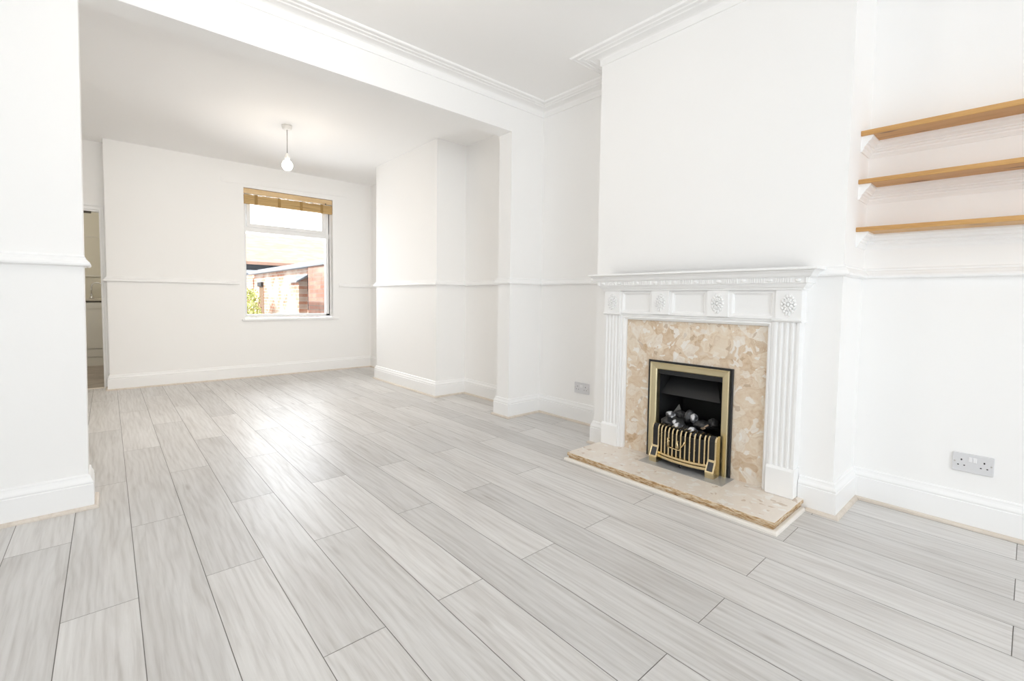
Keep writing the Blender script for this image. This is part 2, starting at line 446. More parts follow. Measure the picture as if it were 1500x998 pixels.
# front window behind the viewer: frame and panes
bm = nb()
yf = YF-.13
for a in (FX0, FX0+.95, FX0+1.89, FX1-.06): box(bm, a, a+.06, yf, yf+.06, FZ0, FZ1)
box(bm, FX0, FX1, yf+.002, yf+.058, FZ0, FZ0+.06); box(bm, FX0, FX1, yf+.002, yf+.058, FZ1-.06, FZ1); box(bm, FX0, FX1, yf+.002, yf+.058, 1.75, 1.81)
w2 = struct('window_2', bm, M['upvc'])
bm = nb(); box(bm, FX0+.03, FX1-.03, yf+.026, yf+.032, FZ0+.03, FZ1-.03); obj('pane', bm, M['glass'], w2)

# ---- skirting boards, floor beads, dado rails, cornice
SK = [(0,.158),(.005,.158),(.009,.153),(.0095,.147),(.012,.139),(.0165,.131),(.0185,.125),(.0185,.121),(.0165,.118),(.0165,.115),(.0195,.112),(.0195,0)]
BEAD = [(.0,.015),(.024,.015),(.0285,.0145),(.033,.011),(.0355,.005),(.036,0)]
DADO = [(0,ZD+.052),(.008,ZD+.051),(.011,ZD+.045),(.010,ZD+.040),(.016,ZD+.034),(.021,ZD+.026),(.027,ZD+.020),(.030,ZD+.012),(.028,ZD+.005),(.022,ZD+.002),(.012,ZD+.002),(.010,ZD),(0,ZD)]
CORN = [(0,2.550),(.007,2.5505),(.008,2.554),(.009,2.586),(.012,2.593),(.022,2.598),(.044,2.600),(.060,2.600),(.064,2.595),(.078,2.594),(.083,2.599),(.098,2.601),(.103,2.596),(.112,2.596),(.117,2.601),(.134,2.603),(.138,2.598),(.147,2.599),(.152,2.604),(.154,2.611)]
def up(prof, dz): return [(o, h+dz) for o, h in prof]
SY0, SY1 = .712, 1.843                                      # outer sides of the fire surround
PATHS = {
 'baseboard_left': [(XW,YP),(XP,YP),(XP,YP+T)],
 'baseboard_middle': [(XA,YC1),(XC,YC1),(XC,SY1+.002)],
 'baseboard_right': [(XC,SY0-.002),(XC,YC2),(XA2,YC2),(XA2,YF)],
 'baseboard_centre': [(XRB,YB),(XRB,YD1),(XRC,YD1),(XRC,YD2),(XRA,YD2),(XRA,YP+T),(XR,YP+T),(XR,YP),(XA,YP),(XA,YC1)],
 'baseboard_back': [(XL,YDOOR-.02),(XL,YB),(XRB,YB)],
}
def joinpath(*names):
    p = []
    for n in names:
        for q in PATHS[n]:
            if not p or (Vector(p[-1])-Vector(q)).length > 1e-4: p.append(q)
    return p
HX, HY0, HY1 = 2.140, .683, 1.855                          # hearth front and ends
runs = [('baseboard_left', PATHS['baseboard_left']),
        ('baseboard_back', joinpath('baseboard_back','baseboard_centre','baseboard_middle')),
        ('baseboard_right', PATHS['baseboard_right'])]
for n, p in runs:
    bm = nb(); sweep(bm, p, SK); struct(n, bm, M['gloss'])
k = 1
BE = [(XC,HY1+.012)] ; 
bead_runs = [PATHS['baseboard_left'], joinpath('baseboard_back','baseboard_centre')[:-1]+[(XA,YC1),(XC,YC1),(XC,HY1+.03)],
             [(XC,HY0-.012),(XC,YC2),(XA2,YC2),(XA2,YF)]]
for p in bead_runs:
    bm = nb(); sweep(bm, p, BEAD); struct('trim_%d' % k, bm, M['bead'], 'pale timber bead along the foot of the skirting'); k += 1
# bead around the hearth
bm = nb(); sweep(bm, [(XC-.02,HY1-.004),(HX+.004,HY1-.004),(HX+.004,HY0+.004),(XC-.036,HY0+.004)], [(.0,.016),(.010,.016),(.0145,.0145),(.0175,.009),(.018,0)], back=.002)
struct('trim_%d' % k, bm, M['creambead'], 'cream painted bead around the hearth'); k += 1
for p, dz in (([(XW,YP),(XP+.004,YP),(XP+.004,YP+T)],0), ([(XL,YDOOR-.02),(XL,YB),(1.19,YB)],.005), ([(2.385,YB),(XRB,YB),(XRB,YD1),(XRC,YD1),(XRC,YD2),(XRA,YD2),(XRA,YP+T)],.006),
              ([(XRA,YP+T),(XR,YP+T),(XR,YP),(XA,YP),(XA,YC1),(XC,YC1),(XC,SY1+.02)],0), ([(XC,SY0-.02),(XC,YC2),(XA2,YC2),(XA2,YF)],0)):
    bm = nb(); sweep(bm, p, up(DADO, dz)); struct('trim_%d' % k, bm, M['gloss'], 'white dado rail'); k += 1
bm = nb(); sweep(bm, [(XW,YP),(XA,YP),(XA,YC1),(XC,YC1),(XC,YC2),(XA2,YC2),(XA2,YF)], CORN)
struct('trim_%d' % k, bm, M['ceil'], 'white moulded cornice around the front room ceiling'); k += 1
# long low board over the window
bm = nb(); v = box(bm, 1.02, 2.50, YB-.006, YB+.004, 2.305, 2.367)
for q in v:
    if q.co.x > 2: q.co.z += .04
struct('trim_%d' % k, bm, M['wall'], 'white painted board over the window', bevel=.002); k += 1

# ---- window in the end wall
fy0, fy1 = YB+.075, YB+.140
bm = nb()
FB = [(0,fy1),(0,fy0+.004),(.004,fy0),(.030,fy0),(.034,fy0+.004),(.036,fy0+.016),(.036,fy1)]
sweep(bm, [(WX0,WZ0+.014),(WX0,WZ1),(WX1,WZ1),(WX1,WZ0+.014)], FB, lambda u,v,h:(u,h,v), None, True)
box(bm, WX0+.004, WX1-.004, fy0-.002, fy1, 1.768, 1.826)
box(bm, WX1-.066, WX1-.02, fy0, fy1-.003, WZ0+.02, WZ1-.02)                       # deeper right jamb
w1 = struct('window_1', bm, M['upvc'], 'white framed window with a small top light')
bm = nb()
sx0, sx1, sz0, sz1 = 1.290, 2.232, 1.822, 2.262
sweep(bm, [(sx0,sz0),(sx0,sz1),(sx1,sz1),(sx1,sz0)], [(0,fy1-.01),(0,fy0-.008),(.004,fy0-.012),(.038,fy0-.012),(.043,fy0-.006),(.046,fy0+.01),(.046,fy1-.01)], lambda u,v,h:(u,h,v), None, True)
sash = obj('top_sash', bm, M['upvc'], w1)
bm = nb(); box(bm, 1.735, 1.775, fy0-.028, fy0-.012, 1.848, 1.864); box(bm, 1.74, 1.86, fy0-.034, fy0-.024, 1.850, 1.860)
obj('handle', bm, M['switch'], sash, .003)
bm = nb(); box(bm, sx0+.03, sx1-.03, fy0+.03, fy0+.036, sz0+.03, sz1-.03); obj('pane', bm, M['glass'], sash)
bm = nb(); box(bm, WX0+.02, WX1-.02, fy0+.032, fy0+.038, WZ0+.03, 1.79); obj('pane', bm, M['glass'], w1)
bm = nb(); box(bm, 1.212, 2.372, YB-.030, YB+.001, .690, .7155); box(bm, WX0+.001, WX1-.001, YB, fy0+.01, .700, .7155)
obj('window_sill', bm, M['gloss'], w1, .006)

# ---- doorway to the kitchen
bm = nb()
AR = [(.0,0),(.0,.014),(.006,.020),(.014,.020),(.020,.014),(.034,.014),(.040,.018),(.050,.018),(.056,.010),(.058,0)]
sweep(bm, [(DX1,0),(DX1,DZ),(DX0,DZ),(DX0,0)], [(o, YDOOR-h) for o,h in AR], lambda u,v,h:(u,h,v), .0)
box(bm, DX1-.002, DX1+.012, YDOOR-.004, YDOOR+.075, 0, DZ+.01); box(bm, DX0-.012, DX0+.002, YDOOR-.004, YDOOR+.075, 0, DZ+.01)
box(bm, DX0, DX1, YDOOR-.004, YDOOR+.075, DZ-.012, DZ+.01)
box(bm, DX0-.06, DX1+.045, YDOOR-.032, YDOOR, DZ+.044, DZ+.058)
d1 = struct('door_1', bm, M['gloss'], 'white door frame and architrave around the kitchen doorway')
bm = nb(); box(bm, -.165, -.105, YDOOR+.02, YDOOR+.05, DZ-.030, DZ-.011); obj('latch_plate', bm, M['kdark'], d1, .002)
bm = nb(); sweep(bm, [(DX0,YDOOR+.0),(DX1+.002,YDOOR+.0)], [(-.045,.001),(-.040,.006),(-.02,.008),(.0,.006),(.006,.001)], back=None)
struct('trim_%d' % k, bm, M['bead'], 'pale threshold strip in the kitchen doorway'); k += 1

# ---- kitchen shell
KX0, KX1, KY1, KZ = -1.7, .75, 8.97, 2.42
bm = nb(); box(bm, KX0-.1, KX1+.1, YDOOR+.03, KY1+.1, -.06, -.0005); struct('floor_kitchen', bm, M['kfloor'])
bm = nb(); box(bm, KX0-.1, KX1+.1, KY1, KY1+.1, -.02, 1.815); box(bm, KX0-.1, KX1+.1, KY1-.012, KY1+.1, 1.822, KZ)
box(bm, KX0-.1, KX0, YDOOR+.06, KY1, -.02, KZ); box(bm, KX1, KX1+.1, YB+.25, KY1, -.02, KZ)
struct('wall_kitchen', bm, M['kwall'])
bm = nb(); box(bm, KX0-.1, KX1+.1, YDOOR+.055, KY1+.1, KZ, KZ+.1); struct('ceiling_kitchen', bm, M['ceil'])
bm = nb(); box(bm, KX0, KX1, KY1-.02, KY1, 1.240, 1.262); box(bm, KX0, KX1, KY1-.009, KY1, 1.814, 1.823)
struct('trim_%d' % k, bm, M['kunit'], 'pale edging strips on the kitchen wall'); k += 1

# ---- outside ground
bm = nb(); box(bm, KX1+.1, 12, YB+.25, 30, -.3, -.15); struct('ground', bm, M['paving'])

# ================================================================== THE FIREPLACE
fs = thing('fireplace_surround', 'white painted fireplace surround with fluted legs and oval rosettes', 'fireplace', (XC-.05, 1.2775, .05))
BX = 2.457                                                 # front of blocks and plinths
HZ = .0503                                                 # top of hearth
wrap = [(XC,1.840),(BX,1.840),(BX,.712),(XC,.712)]
bm = nb()
sweep(bm, wrap, [(.060,1.144),(.072,1.146),(.077,1.148),(.077,1.155),(.075,1.158),(-.075,1.158)], back=.0)
ms = obj('mantel_shelf', bm, M['surround'], fs)
bm = nb(); sweep(bm, wrap, [(.038,1.112),(.040,1.116),(.046,1.118),(.049,1.124),(.053,1.132),(.060,1.138),(.064,1.144),(-.07,1.144)], back=.0)
obj('cornice_moulding', bm, M['surround'], fs)
# reeded band with studs
bm = nb(); sweep(bm, wrap, [(.030,1.086),(.033,1.087),(.033,1.112),(-.07,1.112)], back=.0)
studs = [1.824]+[1.699,1.577,1.453,1.330,1.207,1.085,.962,.842,.720]
edges = [1.870] + studs
y = 1.864
while y > .684:
    if min(abs(y-s) for s in studs) > .024:
        prism(bm, [(BX-.033-.004,y-.0030),(BX-.033-.0045,y),(BX-.033-.004,y+.0030),(BX-.030,y+.0042),(BX-.030,y-.0042)], 'z', 1.089, 1.110)
    y -= .0105
y = BX-.02
while y < XC-.004:
    for s in (1.840+.033, .712-.033):
        sg = 1 if s > 1 else -1
        prism(bm, [(y-.003,s-sg*.002),(y-.002,s+sg*.004),(y+.002,s+sg*.004),(y+.003,s-sg*.002)], 'z', 1.089, 1.110)
    y += .0105
band = obj('reeded_band', bm, M['surround'], fs)
for s in studs:
    bm = nb(); dome(bm, (BX-.0325, s, 1.0995), .0135, .0095, .009); obj('stud', bm, M['surround'], band)
bm = nb(); sweep(bm, wrap, [(.0,1.054),(.006,1.055),(.008,1.060),(.009,1.064),(.014,1.067),(.019,1.074),(.022,1.081),(.023,1.087),(-.07,1.087)], back=.0)
obj('bed_moulding', bm, M['surround'], fs)
# frieze with three sunk panels
bm = nb(); box(bm, 2.480, XC, .714, 1.838, .905, 1.056)
blocks = [(1.718,1.834),(1.381,1.494),(1.047,1.160),(.711,.823)]
for (a, _), (_, b2) in zip(blocks[:-1], blocks[1:]):
    box(bm, 2.464, 2.482, b2, a, .912, .9245); box(bm, 2.464, 2.482, b2, a, 1.0425, 1.056)
    box(bm, 2.464, 2.482, b2, b2+.014, .9245, 1.0425); box(bm, 2.464, 2.482, a-.014, a, .9245, 1.0425)
    sweep(bm, [(b2+.014,.9245),(b2+.014,1.0425),(a-.014,1.0425),(a-.014,.9245)], [(0,2.4655),(.003,2.4665),(.006,2.472),(.010,2.4745),(.011,2.482),(0,2.482)], lambda u,v,h:(h,u,v), None, True)
fz = obj('frieze', bm, M['surround'], fs)
for (a, b2) in blocks:
    bm = nb(); box(bm, BX, 2.53, a, b2, .914, 1.056)
    bl = obj('rosette_block', bm, M['surround'], fs, .0015)
    cy, cz = (a+b2)/2, .985
    bm = nb()
    for i in range(14):
        an = 2*math.pi*i/14
        dome(bm, (BX, cy+.0275*math.cos(an), cz+.041*math.sin(an)), .0072, .0095, .0065, 8, 3)
    for i in range(10):
        an = 2*math.pi*(i+.5)/10
        dome(bm, (BX, cy+.017*math.cos(an), cz+.026*math.sin(an)), .0068, .0085, .008, 8, 3)
    pts = [(BX-.005, cy+.0115*math.cos(t*math.pi/12), cz+.017*math.sin(t*math.pi/12)) for t in range(25)]
    tube(bm, pts, .0035, 6)
    dome(bm, (BX, cy, cz), .0075, .011, .012, 12, 4)
    dome(bm, (BX, cy-.004, cz-.050), .006, .006, .007, 8, 3); dome(bm, (BX, cy+.008, cz-.046), .005, .007, .007, 8, 3)
    obj('rosette', bm, M['surround'], bl)
# pilasters
for (a, b2) in ((1.722,1.832),(.718,.828)):
    pts = [(XC,a),(BX+.010,a)]
    n = 4; wdt = (b2-a-.012)/n
    for i in range(n):
        y0 = a+.006+i*wdt
        pts.append((BX+.010, y0+wdt*.16))
        for j in range(1, 6):
            t = math.pi*j/6; pts.append((BX+.010+.0085*math.sin(t), y0+wdt*.5-wdt*.34*math.cos(t)))
        pts.append((BX+.010, y0+wdt*.84))
    pts += [(BX+.010,b2),(XC,b2)]
    bm = nb(); prism(bm, pts, 'z', .18, .905)
    pl = obj('pilaster', bm, M['surround'], fs)
    bm = nb(); prism(bm, [(XC,HZ+.001),(BX,HZ+.001),(BX,.180),(BX+.008,.192),(XC,.192)], 'y', a-.006, b2+.008); obj('plinth', bm, M['surround'], pl, .0012)
    bm = nb(); prism(bm, [(XC,.899),(BX+.010,.899),(BX+.002,.903),(BX-.006,.907),(BX-.006,.912),(BX,.915),(XC,.915)], 'y', a-.008, b2+.009); obj('capital', bm, M['surround'], pl)
bm = nb()
sweep(bm, [(.826,HZ+.001),(.826,.912),(1.724,.912),(1.724,HZ+.001)], [(0,XC),(0,2.474),(.004,2.470),(.010,2.470),(.013,2.477),(.018,2.479),(.021,2.475),(.025,2.475),(.028,2.484),(.034,2.487),(.037,2.494),(.037,XC)], lambda u,v,h:(h,u,v), None)
obj('inner_moulding', bm, M['surround'], fs)

# back panel with the hole for the fire
bm = nb(); px = 2.504
for q in ((.8640,hy0,HZ,.874),(hy1,1.6860,HZ,.874),(hy0,hy1,hz1,.874)): box(bm, px, XC-.001, q[0], q[1], q[2], q[3])
o = obj('fireplace_back_panel', bm, M['marble']); tag(own(o), 'beige shell marble panel around the brass fire', 'fireplace panel')

# hearth
h = thing('hearth', 'low beige marble hearth slab with chipped brown front edge', 'hearth', (2.33, 1.27, 0))
bm = nb()
hx1 = XC-.002
v = box(bm, HX, hx1, HY0, HY1, .029, HZ)
for f in bm.faces:
    c0 = f.calc_center_median()
    if abs(c0.z-.0395) < .006: f.material_index = 1
obj('top_slab', bm, [M['marblepale'], M['marbleedge']], h, .003)
bm = nb(); box(bm, HX+.008, hx1, HY0+.008, HY1-.008, 0.0, .0285); obj('base_slab', bm, M['marbleedge'], h)
bm = nb(); box(bm, 2.352, 2.503, 1.000, 1.488, HZ, HZ+.0015); obj('floor_plate', bm, M['plate'], h)
# joints between the slabs
for q in (1.545,.985):
    bm = nb(); box(bm, HX+.001, 2.352, q, q+.0012, HZ-.002, HZ+.0003); obj('slab_joint', bm, M['bead'], h)

# ---- gas fire
gf = thing('gas_fire', 'inset gas fire with brass trim and black firebox', 'fire', (2.50, 1.272, HZ))
bm = nb(); sweep(bm, [(1.022,HZ),(1.022,.638),(1.522,.638),(1.522,HZ)], [(0,px-.0005),(0,px-.010),(.003,px-.012),(.022,px-.012),(.022,px-.0005)], lambda u,v,h_:(h_,u,v), None)
obj('outer_frame', bm, M['black'], gf)
bm = nb(); sweep(bm, [(1.0365,HZ+.001),(1.0365,.627),(1.504,.627),(1.504,HZ+.001)], [(0,px-.008),(0,px-.022),(.003,px-.026),(.007,px-.024),(.009,px-.021),(.036,px-.016),(.040,px-.012),(.042,px-.006),(.042,px+.022),(.030,px+.022),(.030,px-.001),(0,px-.001)], lambda u,v,h_:(h_,u,v), None)
obj('brass_trim', bm, M['brass'], gf)
# firebox
bm = nb(); ya, yb_, za, zb = 1.064, 1.480, .052, .598; yi0, yi1, xb = 1.12, 1.43, 2.75
fr_ = [bm.verts.new((px+.006,y_,z_)) for y_,z_ in ((ya,za),(yb_,za),(yb_,zb),(ya,zb))]
bk_ = [bm.verts.new((xb,y_,z_)) for y_,z_ in ((yi0,za),(yi1,za),(yi1,zb-.05),(yi0,zb-.05))]
for i in range(4): bm.faces.new((fr_[i], fr_[(i+1)%4], bk_[(i+1)%4], bk_[i]))
bm.faces.new(bk_)
obj('firebox', bm, M['blackmatt'], gf)
bm = nb()
for a in ((2.560,1.120,.430),): pass
pts = [(2.552,1.112,.432),(2.552,1.474,.432),(2.640,1.440,.545),(2.640,1.170,.545)]
A = [bm.verts.new(p) for p in pts]; Bv = [bm.verts.new((p[0]+.006,p[1],p[2]+.003)) for p in pts]
bm.faces.new(A); bm.faces.new(Bv[::-1])
for i in range(4): bm.faces.new((A[i],A[(i+1)%4],Bv[(i+1)%4],Bv[i]))
obj('canopy', bm, M['hood'], gf)
bm = nb(); box(bm, 2.512, 2.540, 1.076, 1.468, .556, .590); obj('top_rail', bm, M['black'], gf, .003)
bm = nb()
pts = [(2.56,1.474,.20),(2.56,1.29,.20),(2.60,1.375,.372)]
A = [bm.verts.new(p) for p in pts]; Bv = [bm.verts.new((p[0]+.012,p[1]+.004,p[2])) for p in pts]
bm.faces.new(A); bm.faces.new(Bv[::-1])
for i in range(3): bm.faces.new((A[i],A[(i+1)%3],Bv[(i+1)%3],Bv[i]))
obj('lit_ceramic_patch', bm, M['ceramic'], gf)  # triangle shaped as the lit part of the ceramic at the side
bm = nb(); prism(bm, [(2.507,.10),(2.507,.190),(2.54,.215),(2.60,.245),(2.66,.255),(2.66,.10)], 'y', 1.105, 1.445); obj('coal_bed', bm, M['blackmatt'], gf)

# fret in front
ft = thing('fire_fret', 'bowed brass and black fret standing before the coals', 'fire fret', (2.44, 1.26, HZ))
def cheek(y0, y1):
    prof = [(2.475,HZ),(2.404,HZ),(2.402,.082),(2.408,.094),(2.427,.135),(2.430,.150),(2.430,.245),(2.434,.260),(2.444,.270),(2.460,.273),(2.475,.270)]
    bm = nb(); prism(bm, prof, 'y', y0, y1); c_ = obj('cheek', bm, M['brassp'], ft, .0025)
    ia, ib = y0+.009, y1-.009
    bm = nb(); prism(bm, [(2.4055,.0905),(2.4035,.0905),(2.4255,.134),(2.4275,.134)], 'y', ia, ib); obj('grey_inlay', bm, M['inlay'], c_)
    bm = nb(); prism(bm, [(2.436,.146),(2.4285,.146),(2.4285,.245),(2.4325,.2605),(2.443,.2715),(2.452,.2735),(2.452,.268),(2.436,.25)], 'y', ia, ib); obj('black_inlay', bm, M['black'], c_)
cheek(1.068, 1.115); cheek(1.402, 1.449)
def bow(y): 
    t = (y-1.2585)/.145; return .024*(1-t*t)
for i in range(11):
    y = 1.131+i*.0255; bx = 2.434-bow(y)
    bm = nb()
    prism(bm, [(bx+.006,.112),(bx,.112),(bx,.240),(bx+.004,.257),(bx+.014,.268),(bx+.030,.272),(2.475,.272),(2.475,.267),(bx+.030,.266),(bx+.017,.262),(bx+.010,.252),(bx+.006,.238)], 'y', y-.0042, y+.0042)
    obj('fret_bar', bm, M['brassp'], ft, .0012)
def bowbar(name, za, zb, x, th, m_, dy=0.0):
    bm = nb(); ys = [1.113+ (1.404-1.113)*i/16 for i in range(17)]
    rings = []
    for y in ys:
        b_ = x-bow(y)*1.1
        rings.append([bm.verts.new(p) for p in ((b_,y,za),(b_,y,zb),(b_+th,y,zb+.004),(b_+th,y,za))])
    for a, c_ in zip(rings, rings[1:]):
        for j in range(4): bm.faces.new((a[j],a[(j+1)%4],c_[(j+1)%4],c_[j]))
    bm.faces.new(rings[0][::-1]); bm.faces.new(rings[-1])
    return obj(name, bm, m_, ft, .001)
bowbar('lower_rail', .082, .096, 2.424, .03, M['brassp']); bowbar('upper_rail', .100, .112, 2.429, .03, M['brassp'])
bowbar('black_backing', .112, .236, 2.447, .003, M['black'])
bm = nb()
yy = lambda y: (2.430-bow(y)-.004)
tube(bm, [(yy(1.335),1.335,.215),(yy(1.335)-.003,1.335,.200),(yy(1.325),1.322,.196)], .0032, 6)
tube(bm, [(yy(1.335),1.335,.212),(yy(1.335),1.335,.160)], .0035, 6)
tube(bm, [(yy(1.335),1.335,.162),(yy(1.30),1.30,.160),(yy(1.265),1.265,.158),(yy(1.252),1.252,.166),(yy(1.254),1.254,.176),(yy(1.247),1.247,.184),(yy(1.238),1.238,.196),(yy(1.232),1.232,.214)], .0034, 6)
tube(bm, [(yy(1.27)-.003,1.27,.212),(yy(1.27)-.005,1.272,.186),(yy(1.27)-.002,1.268,.168)], .0055, 8)
obj('scroll_ornament', bm, M['brassp'], ft)
bm = nb(); tube(bm, [(2.425,1.262,.078),(2.425,1.262,.066),(2.415,1.262,.060)], .008, 8); obj('control_knob', bm, M['black'], ft)

# coals, each a thing of its own
def coal(c, r, seed, m_, label, sq=(1,1,1), grp=None):
    bm = nb(); bmesh.ops.create_icosphere(bm, subdivisions=2, radius=1)
    rr = random.Random(seed); cuts = [Vector((rr.uniform(-1,1),rr.uniform(-1,1),rr.uniform(-1,1))).normalized() for _ in range(9)]
    for v in bm.verts:
        p = v.co.copy()
        for cn in cuts:
            d = p.dot(cn)
            if d > .72: p -= cn*(d-.72)
        p *= 1+.10*noise.noise(p*2.3+Vector((seed,0,0)))
        v.co = Vector((p.x*sq[0], p.y*sq[1], p.z*sq[2]))*r + Vector(c)
    o = obj('coal', bm, m_); tag(own(o), label, 'coal', grp); return o
coal((2.505,1.398,.278), .039, 3, M['coal'], 'flat grey-black coal at the left end of the fire basket', (1,1.2,.85))
coal((2.512,1.350,.275), .026, 12, M['ash'], 'white-faced coal beside the left end of the basket', (1,1.2,1))
coal((2.495,1.322,.262), .033, 5, M['ash'], 'white-faced coal with painted ash and highlights low behind the fret bars', (1,1.15,.8))
coal((2.500,1.268,.252), .036, 6, M['coal'], 'rounded dark coal at the front middle of the fire', (1,1.25,.85))
coal((2.492,1.232,.255), .030, 8, M['ash'], 'pale streaked coal in the front middle of the fire', (1,1.1,.9))
coal((2.560,1.286,.318), .038, 9, M['coal'], 'tall dark coal at the top of the heap', (1,.9,1.15))
coal((2.548,1.252,.318), .026, 21, M['ash'], 'small bright white-topped coal at the top of the heap', (1,.9,1.2))
coal((2.545,1.205,.292), .040, 11, M['coal'], 'broad dark coal right of the white-topped coal', (1,1.3,.8))
coal((2.574,1.148,.303), .036, 14, M['coal'], 'black coal at the back right of the heap', (1,1,1))
coal((2.498,1.176,.244), .035, 15, M['coal'], 'smooth black coal near the right of the fret', (1,1.1,.85))
coal((2.500,1.133,.240), .033, 17, M['coal'], 'black coal at the right end of the fire basket', (1,1,.95))
coal((2.556,1.342,.322), .031, 18, M['coal'], 'black coal at the back left of the heap', (1,1.2,.9))
coal((2.530,1.388,.318), .026, 23, M['ash'], 'small pale-faced coal above the left end of the basket', (1,1.2,.9))
bm = nb(); tube(bm, [(2.515,1.196,.278),(2.520,1.176,.292),(2.524,1.158,.304)], .0045, 6); tube(bm, [(2.515,1.190,.275),(2.52,1.172,.284)], .003, 6)
o = obj('twig', bm, mat('pale_brown_twig', (.42,.30,.2), .6)[0]); tag(own(o), 'thin pale brown twig lying on the coals', 'twig')

# ================================================================== SHELVES in the right alcove
def shelf(zf0, zf1, xf, label, sd):
    t = thing('wall_shelf', label, 'shelf', (XA2, .0, zf0), 'pine alcove shelves')
    bm = nb(); y0, y1 = -.62, YC2
    v = box(bm, xf, XA2, y0, y1, zf0, zf1)
    for q in v: q.co.z += (q.co.y-y1)*.0155
    o = obj('board', bm, M['pine'], t, .002)
    prof = [(.046,zf0),(.046,zf0-.008),(.040,zf0-.013),(.038,zf0-.020),(.030,zf0-.026),(.027,zf0-.030),(.027,zf0-.035),(.021,zf0-.038),(.019,zf0-.045),(.013,zf0-.050),(.013,zf0-.056),(.007,zf0-.066),(.005,zf0-.072),(0,zf0-.072)]
    def mp(u, v_, h_): return (u, v_, h_ + (v_-y1)*.0155)
    bm = nb(); sweep(bm, [(xf+.012,YC2),(XA2,YC2),(XA2,y0)], prof, mp, .001)
    c_ = obj('moulded_batten', bm, M['gloss'], t); c_['label'] = 'white moulded batten under the board'
    return t
shelf(1.7855,1.8085,2.716,'top pine shelf of the three in the right alcove',1)
shelf(1.5605,1.5810,2.712,'middle pine shelf of the three in the right alcove',2)
shelf(1.3355,1.3565,2.712,'lowest pine shelf, just above the dado rail',3)

# ================================================================== SOCKETS
def socket(X, yl, zt, wd, hg, tilt, label, screwdark):
    t = thing('wall_socket', label, 'socket', (X, yl-wd/2, zt-hg), 'double wall sockets')
    yc, zc = yl-wd/2, zt-hg/2
    bm = nb(); r_ = .006; pts = []
    for cy_, cz_, a0 in ((yc-wd/2+r_,zc-hg/2+r_,180),(yc+wd/2-r_,zc-hg/2+r_,270),(yc+wd/2-r_,zc+hg/2-r_,0),(yc-wd/2+r_,zc+hg/2-r_,90)):
        for j in range(5):
            a = math.radians(a0+j*22.5); pts.append((cy_+r_*math.cos(a), cz_+r_*math.sin(a)))
    prism(bm, pts, 'x', X-.010, X+.001)
    obj('faceplate', bm, M['plastic'], t, .003)
    s = wd/.146
    for k_ in (1,-1):
        bm = nb(); box(bm, X-.0135, X-.009, yc+k_*.0075*s-.0068*s, yc+k_*.0075*s+.0068*s, zc+.006, zc+.028); obj('switch', bm, M['switch'], t, .0015)
        oy = yc+k_*.040*s
        bm = nb()
        for dy, dz, w_, h_ in ((0,.012,.0042,.006),(.011,-.012,.0046,.0038),(-.011,-.012,.0046,.0038)):
            pr_ = [(oy+dy*s+w_*.72*math.cos(a*math.pi/4), zc+dz+h_*.72*math.sin(a*math.pi/4)) for a in range(8)]
            prism(bm, pr_, 'x', X-.0103, X-.009)
        obj('pin_holes', bm, M['hole'], t)
        bm = nb(); lathe(bm, [(.0034,X-.0108),(.0034,X-.009)], (0, yc+k_*.064*s, zc+.002), 'x', 12); obj('screw', bm, M['screw'], t)
socket(XA2, .2535*.83+.0, .996-.8010*.83, .130, .0835, 0, 'grey double socket on the right alcove wall below the shelves', 1)
socket(XA, 2.9262*.83, .996-.8075*.83, .148, .0880, 0, 'grey double socket on the left alcove wall beside the fireplace', 0)

# ================================================================== PENDANT AND BLIND
pc = (1.283, 4.553)
t = thing('pendant_light', 'bare glowing bulb hanging on a short flex in the back room', 'light', (pc[0], pc[1], ZRC))
bm = nb(); lathe(bm, [(.0,ZRC),(.044,ZRC),(.044,ZRC-.012),(.038,ZRC-.032),(.030,ZRC-.036),(.0,ZRC-.037)], (pc[0],pc[1],0)); obj('ceiling_rose', bm, M['rose'], t)
bm = nb(); tube(bm, [(pc[0],pc[1],ZRC-.035),(pc[0]+.001,pc[1],2.42),(pc[0],pc[1],2.300)], .0042, 8); obj('flex', bm, M['cord'], t)
bm = nb(); lathe(bm, [(.0,2.306),(.008,2.305),(.012,2.296),(.017,2.290),(.018,2.272),(.021,2.268),(.021,2.248),(.0,2.247)], (pc[0],pc[1],0)); obj('lamp_holder', bm, M['rose'], t)
bm = nb(); lathe(bm, [(.0,2.252),(.014,2.252),(.018,2.242),(.034,2.230),(.0445,2.208),(.046,2.195),(.042,2.176),(.032,2.160),(.016,2.151),(.0,2.149)], (pc[0],pc[1],0)); obj('bulb', bm, M['bulb'], t)

t = thing('roman_blind', 'bamboo blind drawn up at the top of the window', 'blind', ((WX0+WX1)/2, YB+.02, 2.09))
bm = nb(); box(bm, WX0+.003, WX1-.003, YB+.012, YB+.040, 2.212, 2.272); obj('headrail', bm, M['blindwood'], t, .002)
bm = nb(); rb = random.Random(3)
z = 2.090
for i in range(10):
    d = rb.uniform(-.002,.002); box(bm, WX0+.004, WX1-.004, YB+.004+d, YB+.030+d, z, z+.0098); z += .0108
obj('slat_stack', bm, M['slats'], t, .002)
for x_ in (1.386,1.646,1.9065,2.165):
    bm = nb(); box(bm, x_-.016, x_+.016, YB-.0005, YB+.034, 2.090, 2.202); obj('tape', bm, M['tie'], t, .003)
bm = nb(); pts = []
for i in range(60):
    x_ = WX0+.01+i*(WX1-WX0-.02)/59; pts.append((x_, YB+.006+.004*math.sin(i*1.7), 2.205+.006*math.sin(i*.9)+.004*math.sin(i*2.3)))
tube(bm, pts, .0045, 6); tube(bm, [(p[0], p[1]+.008, p[2]-.008+.004*math.sin(i)) for i, p in enumerate(pts)], .0035, 6)
obj('cord', bm, M['string'], t)
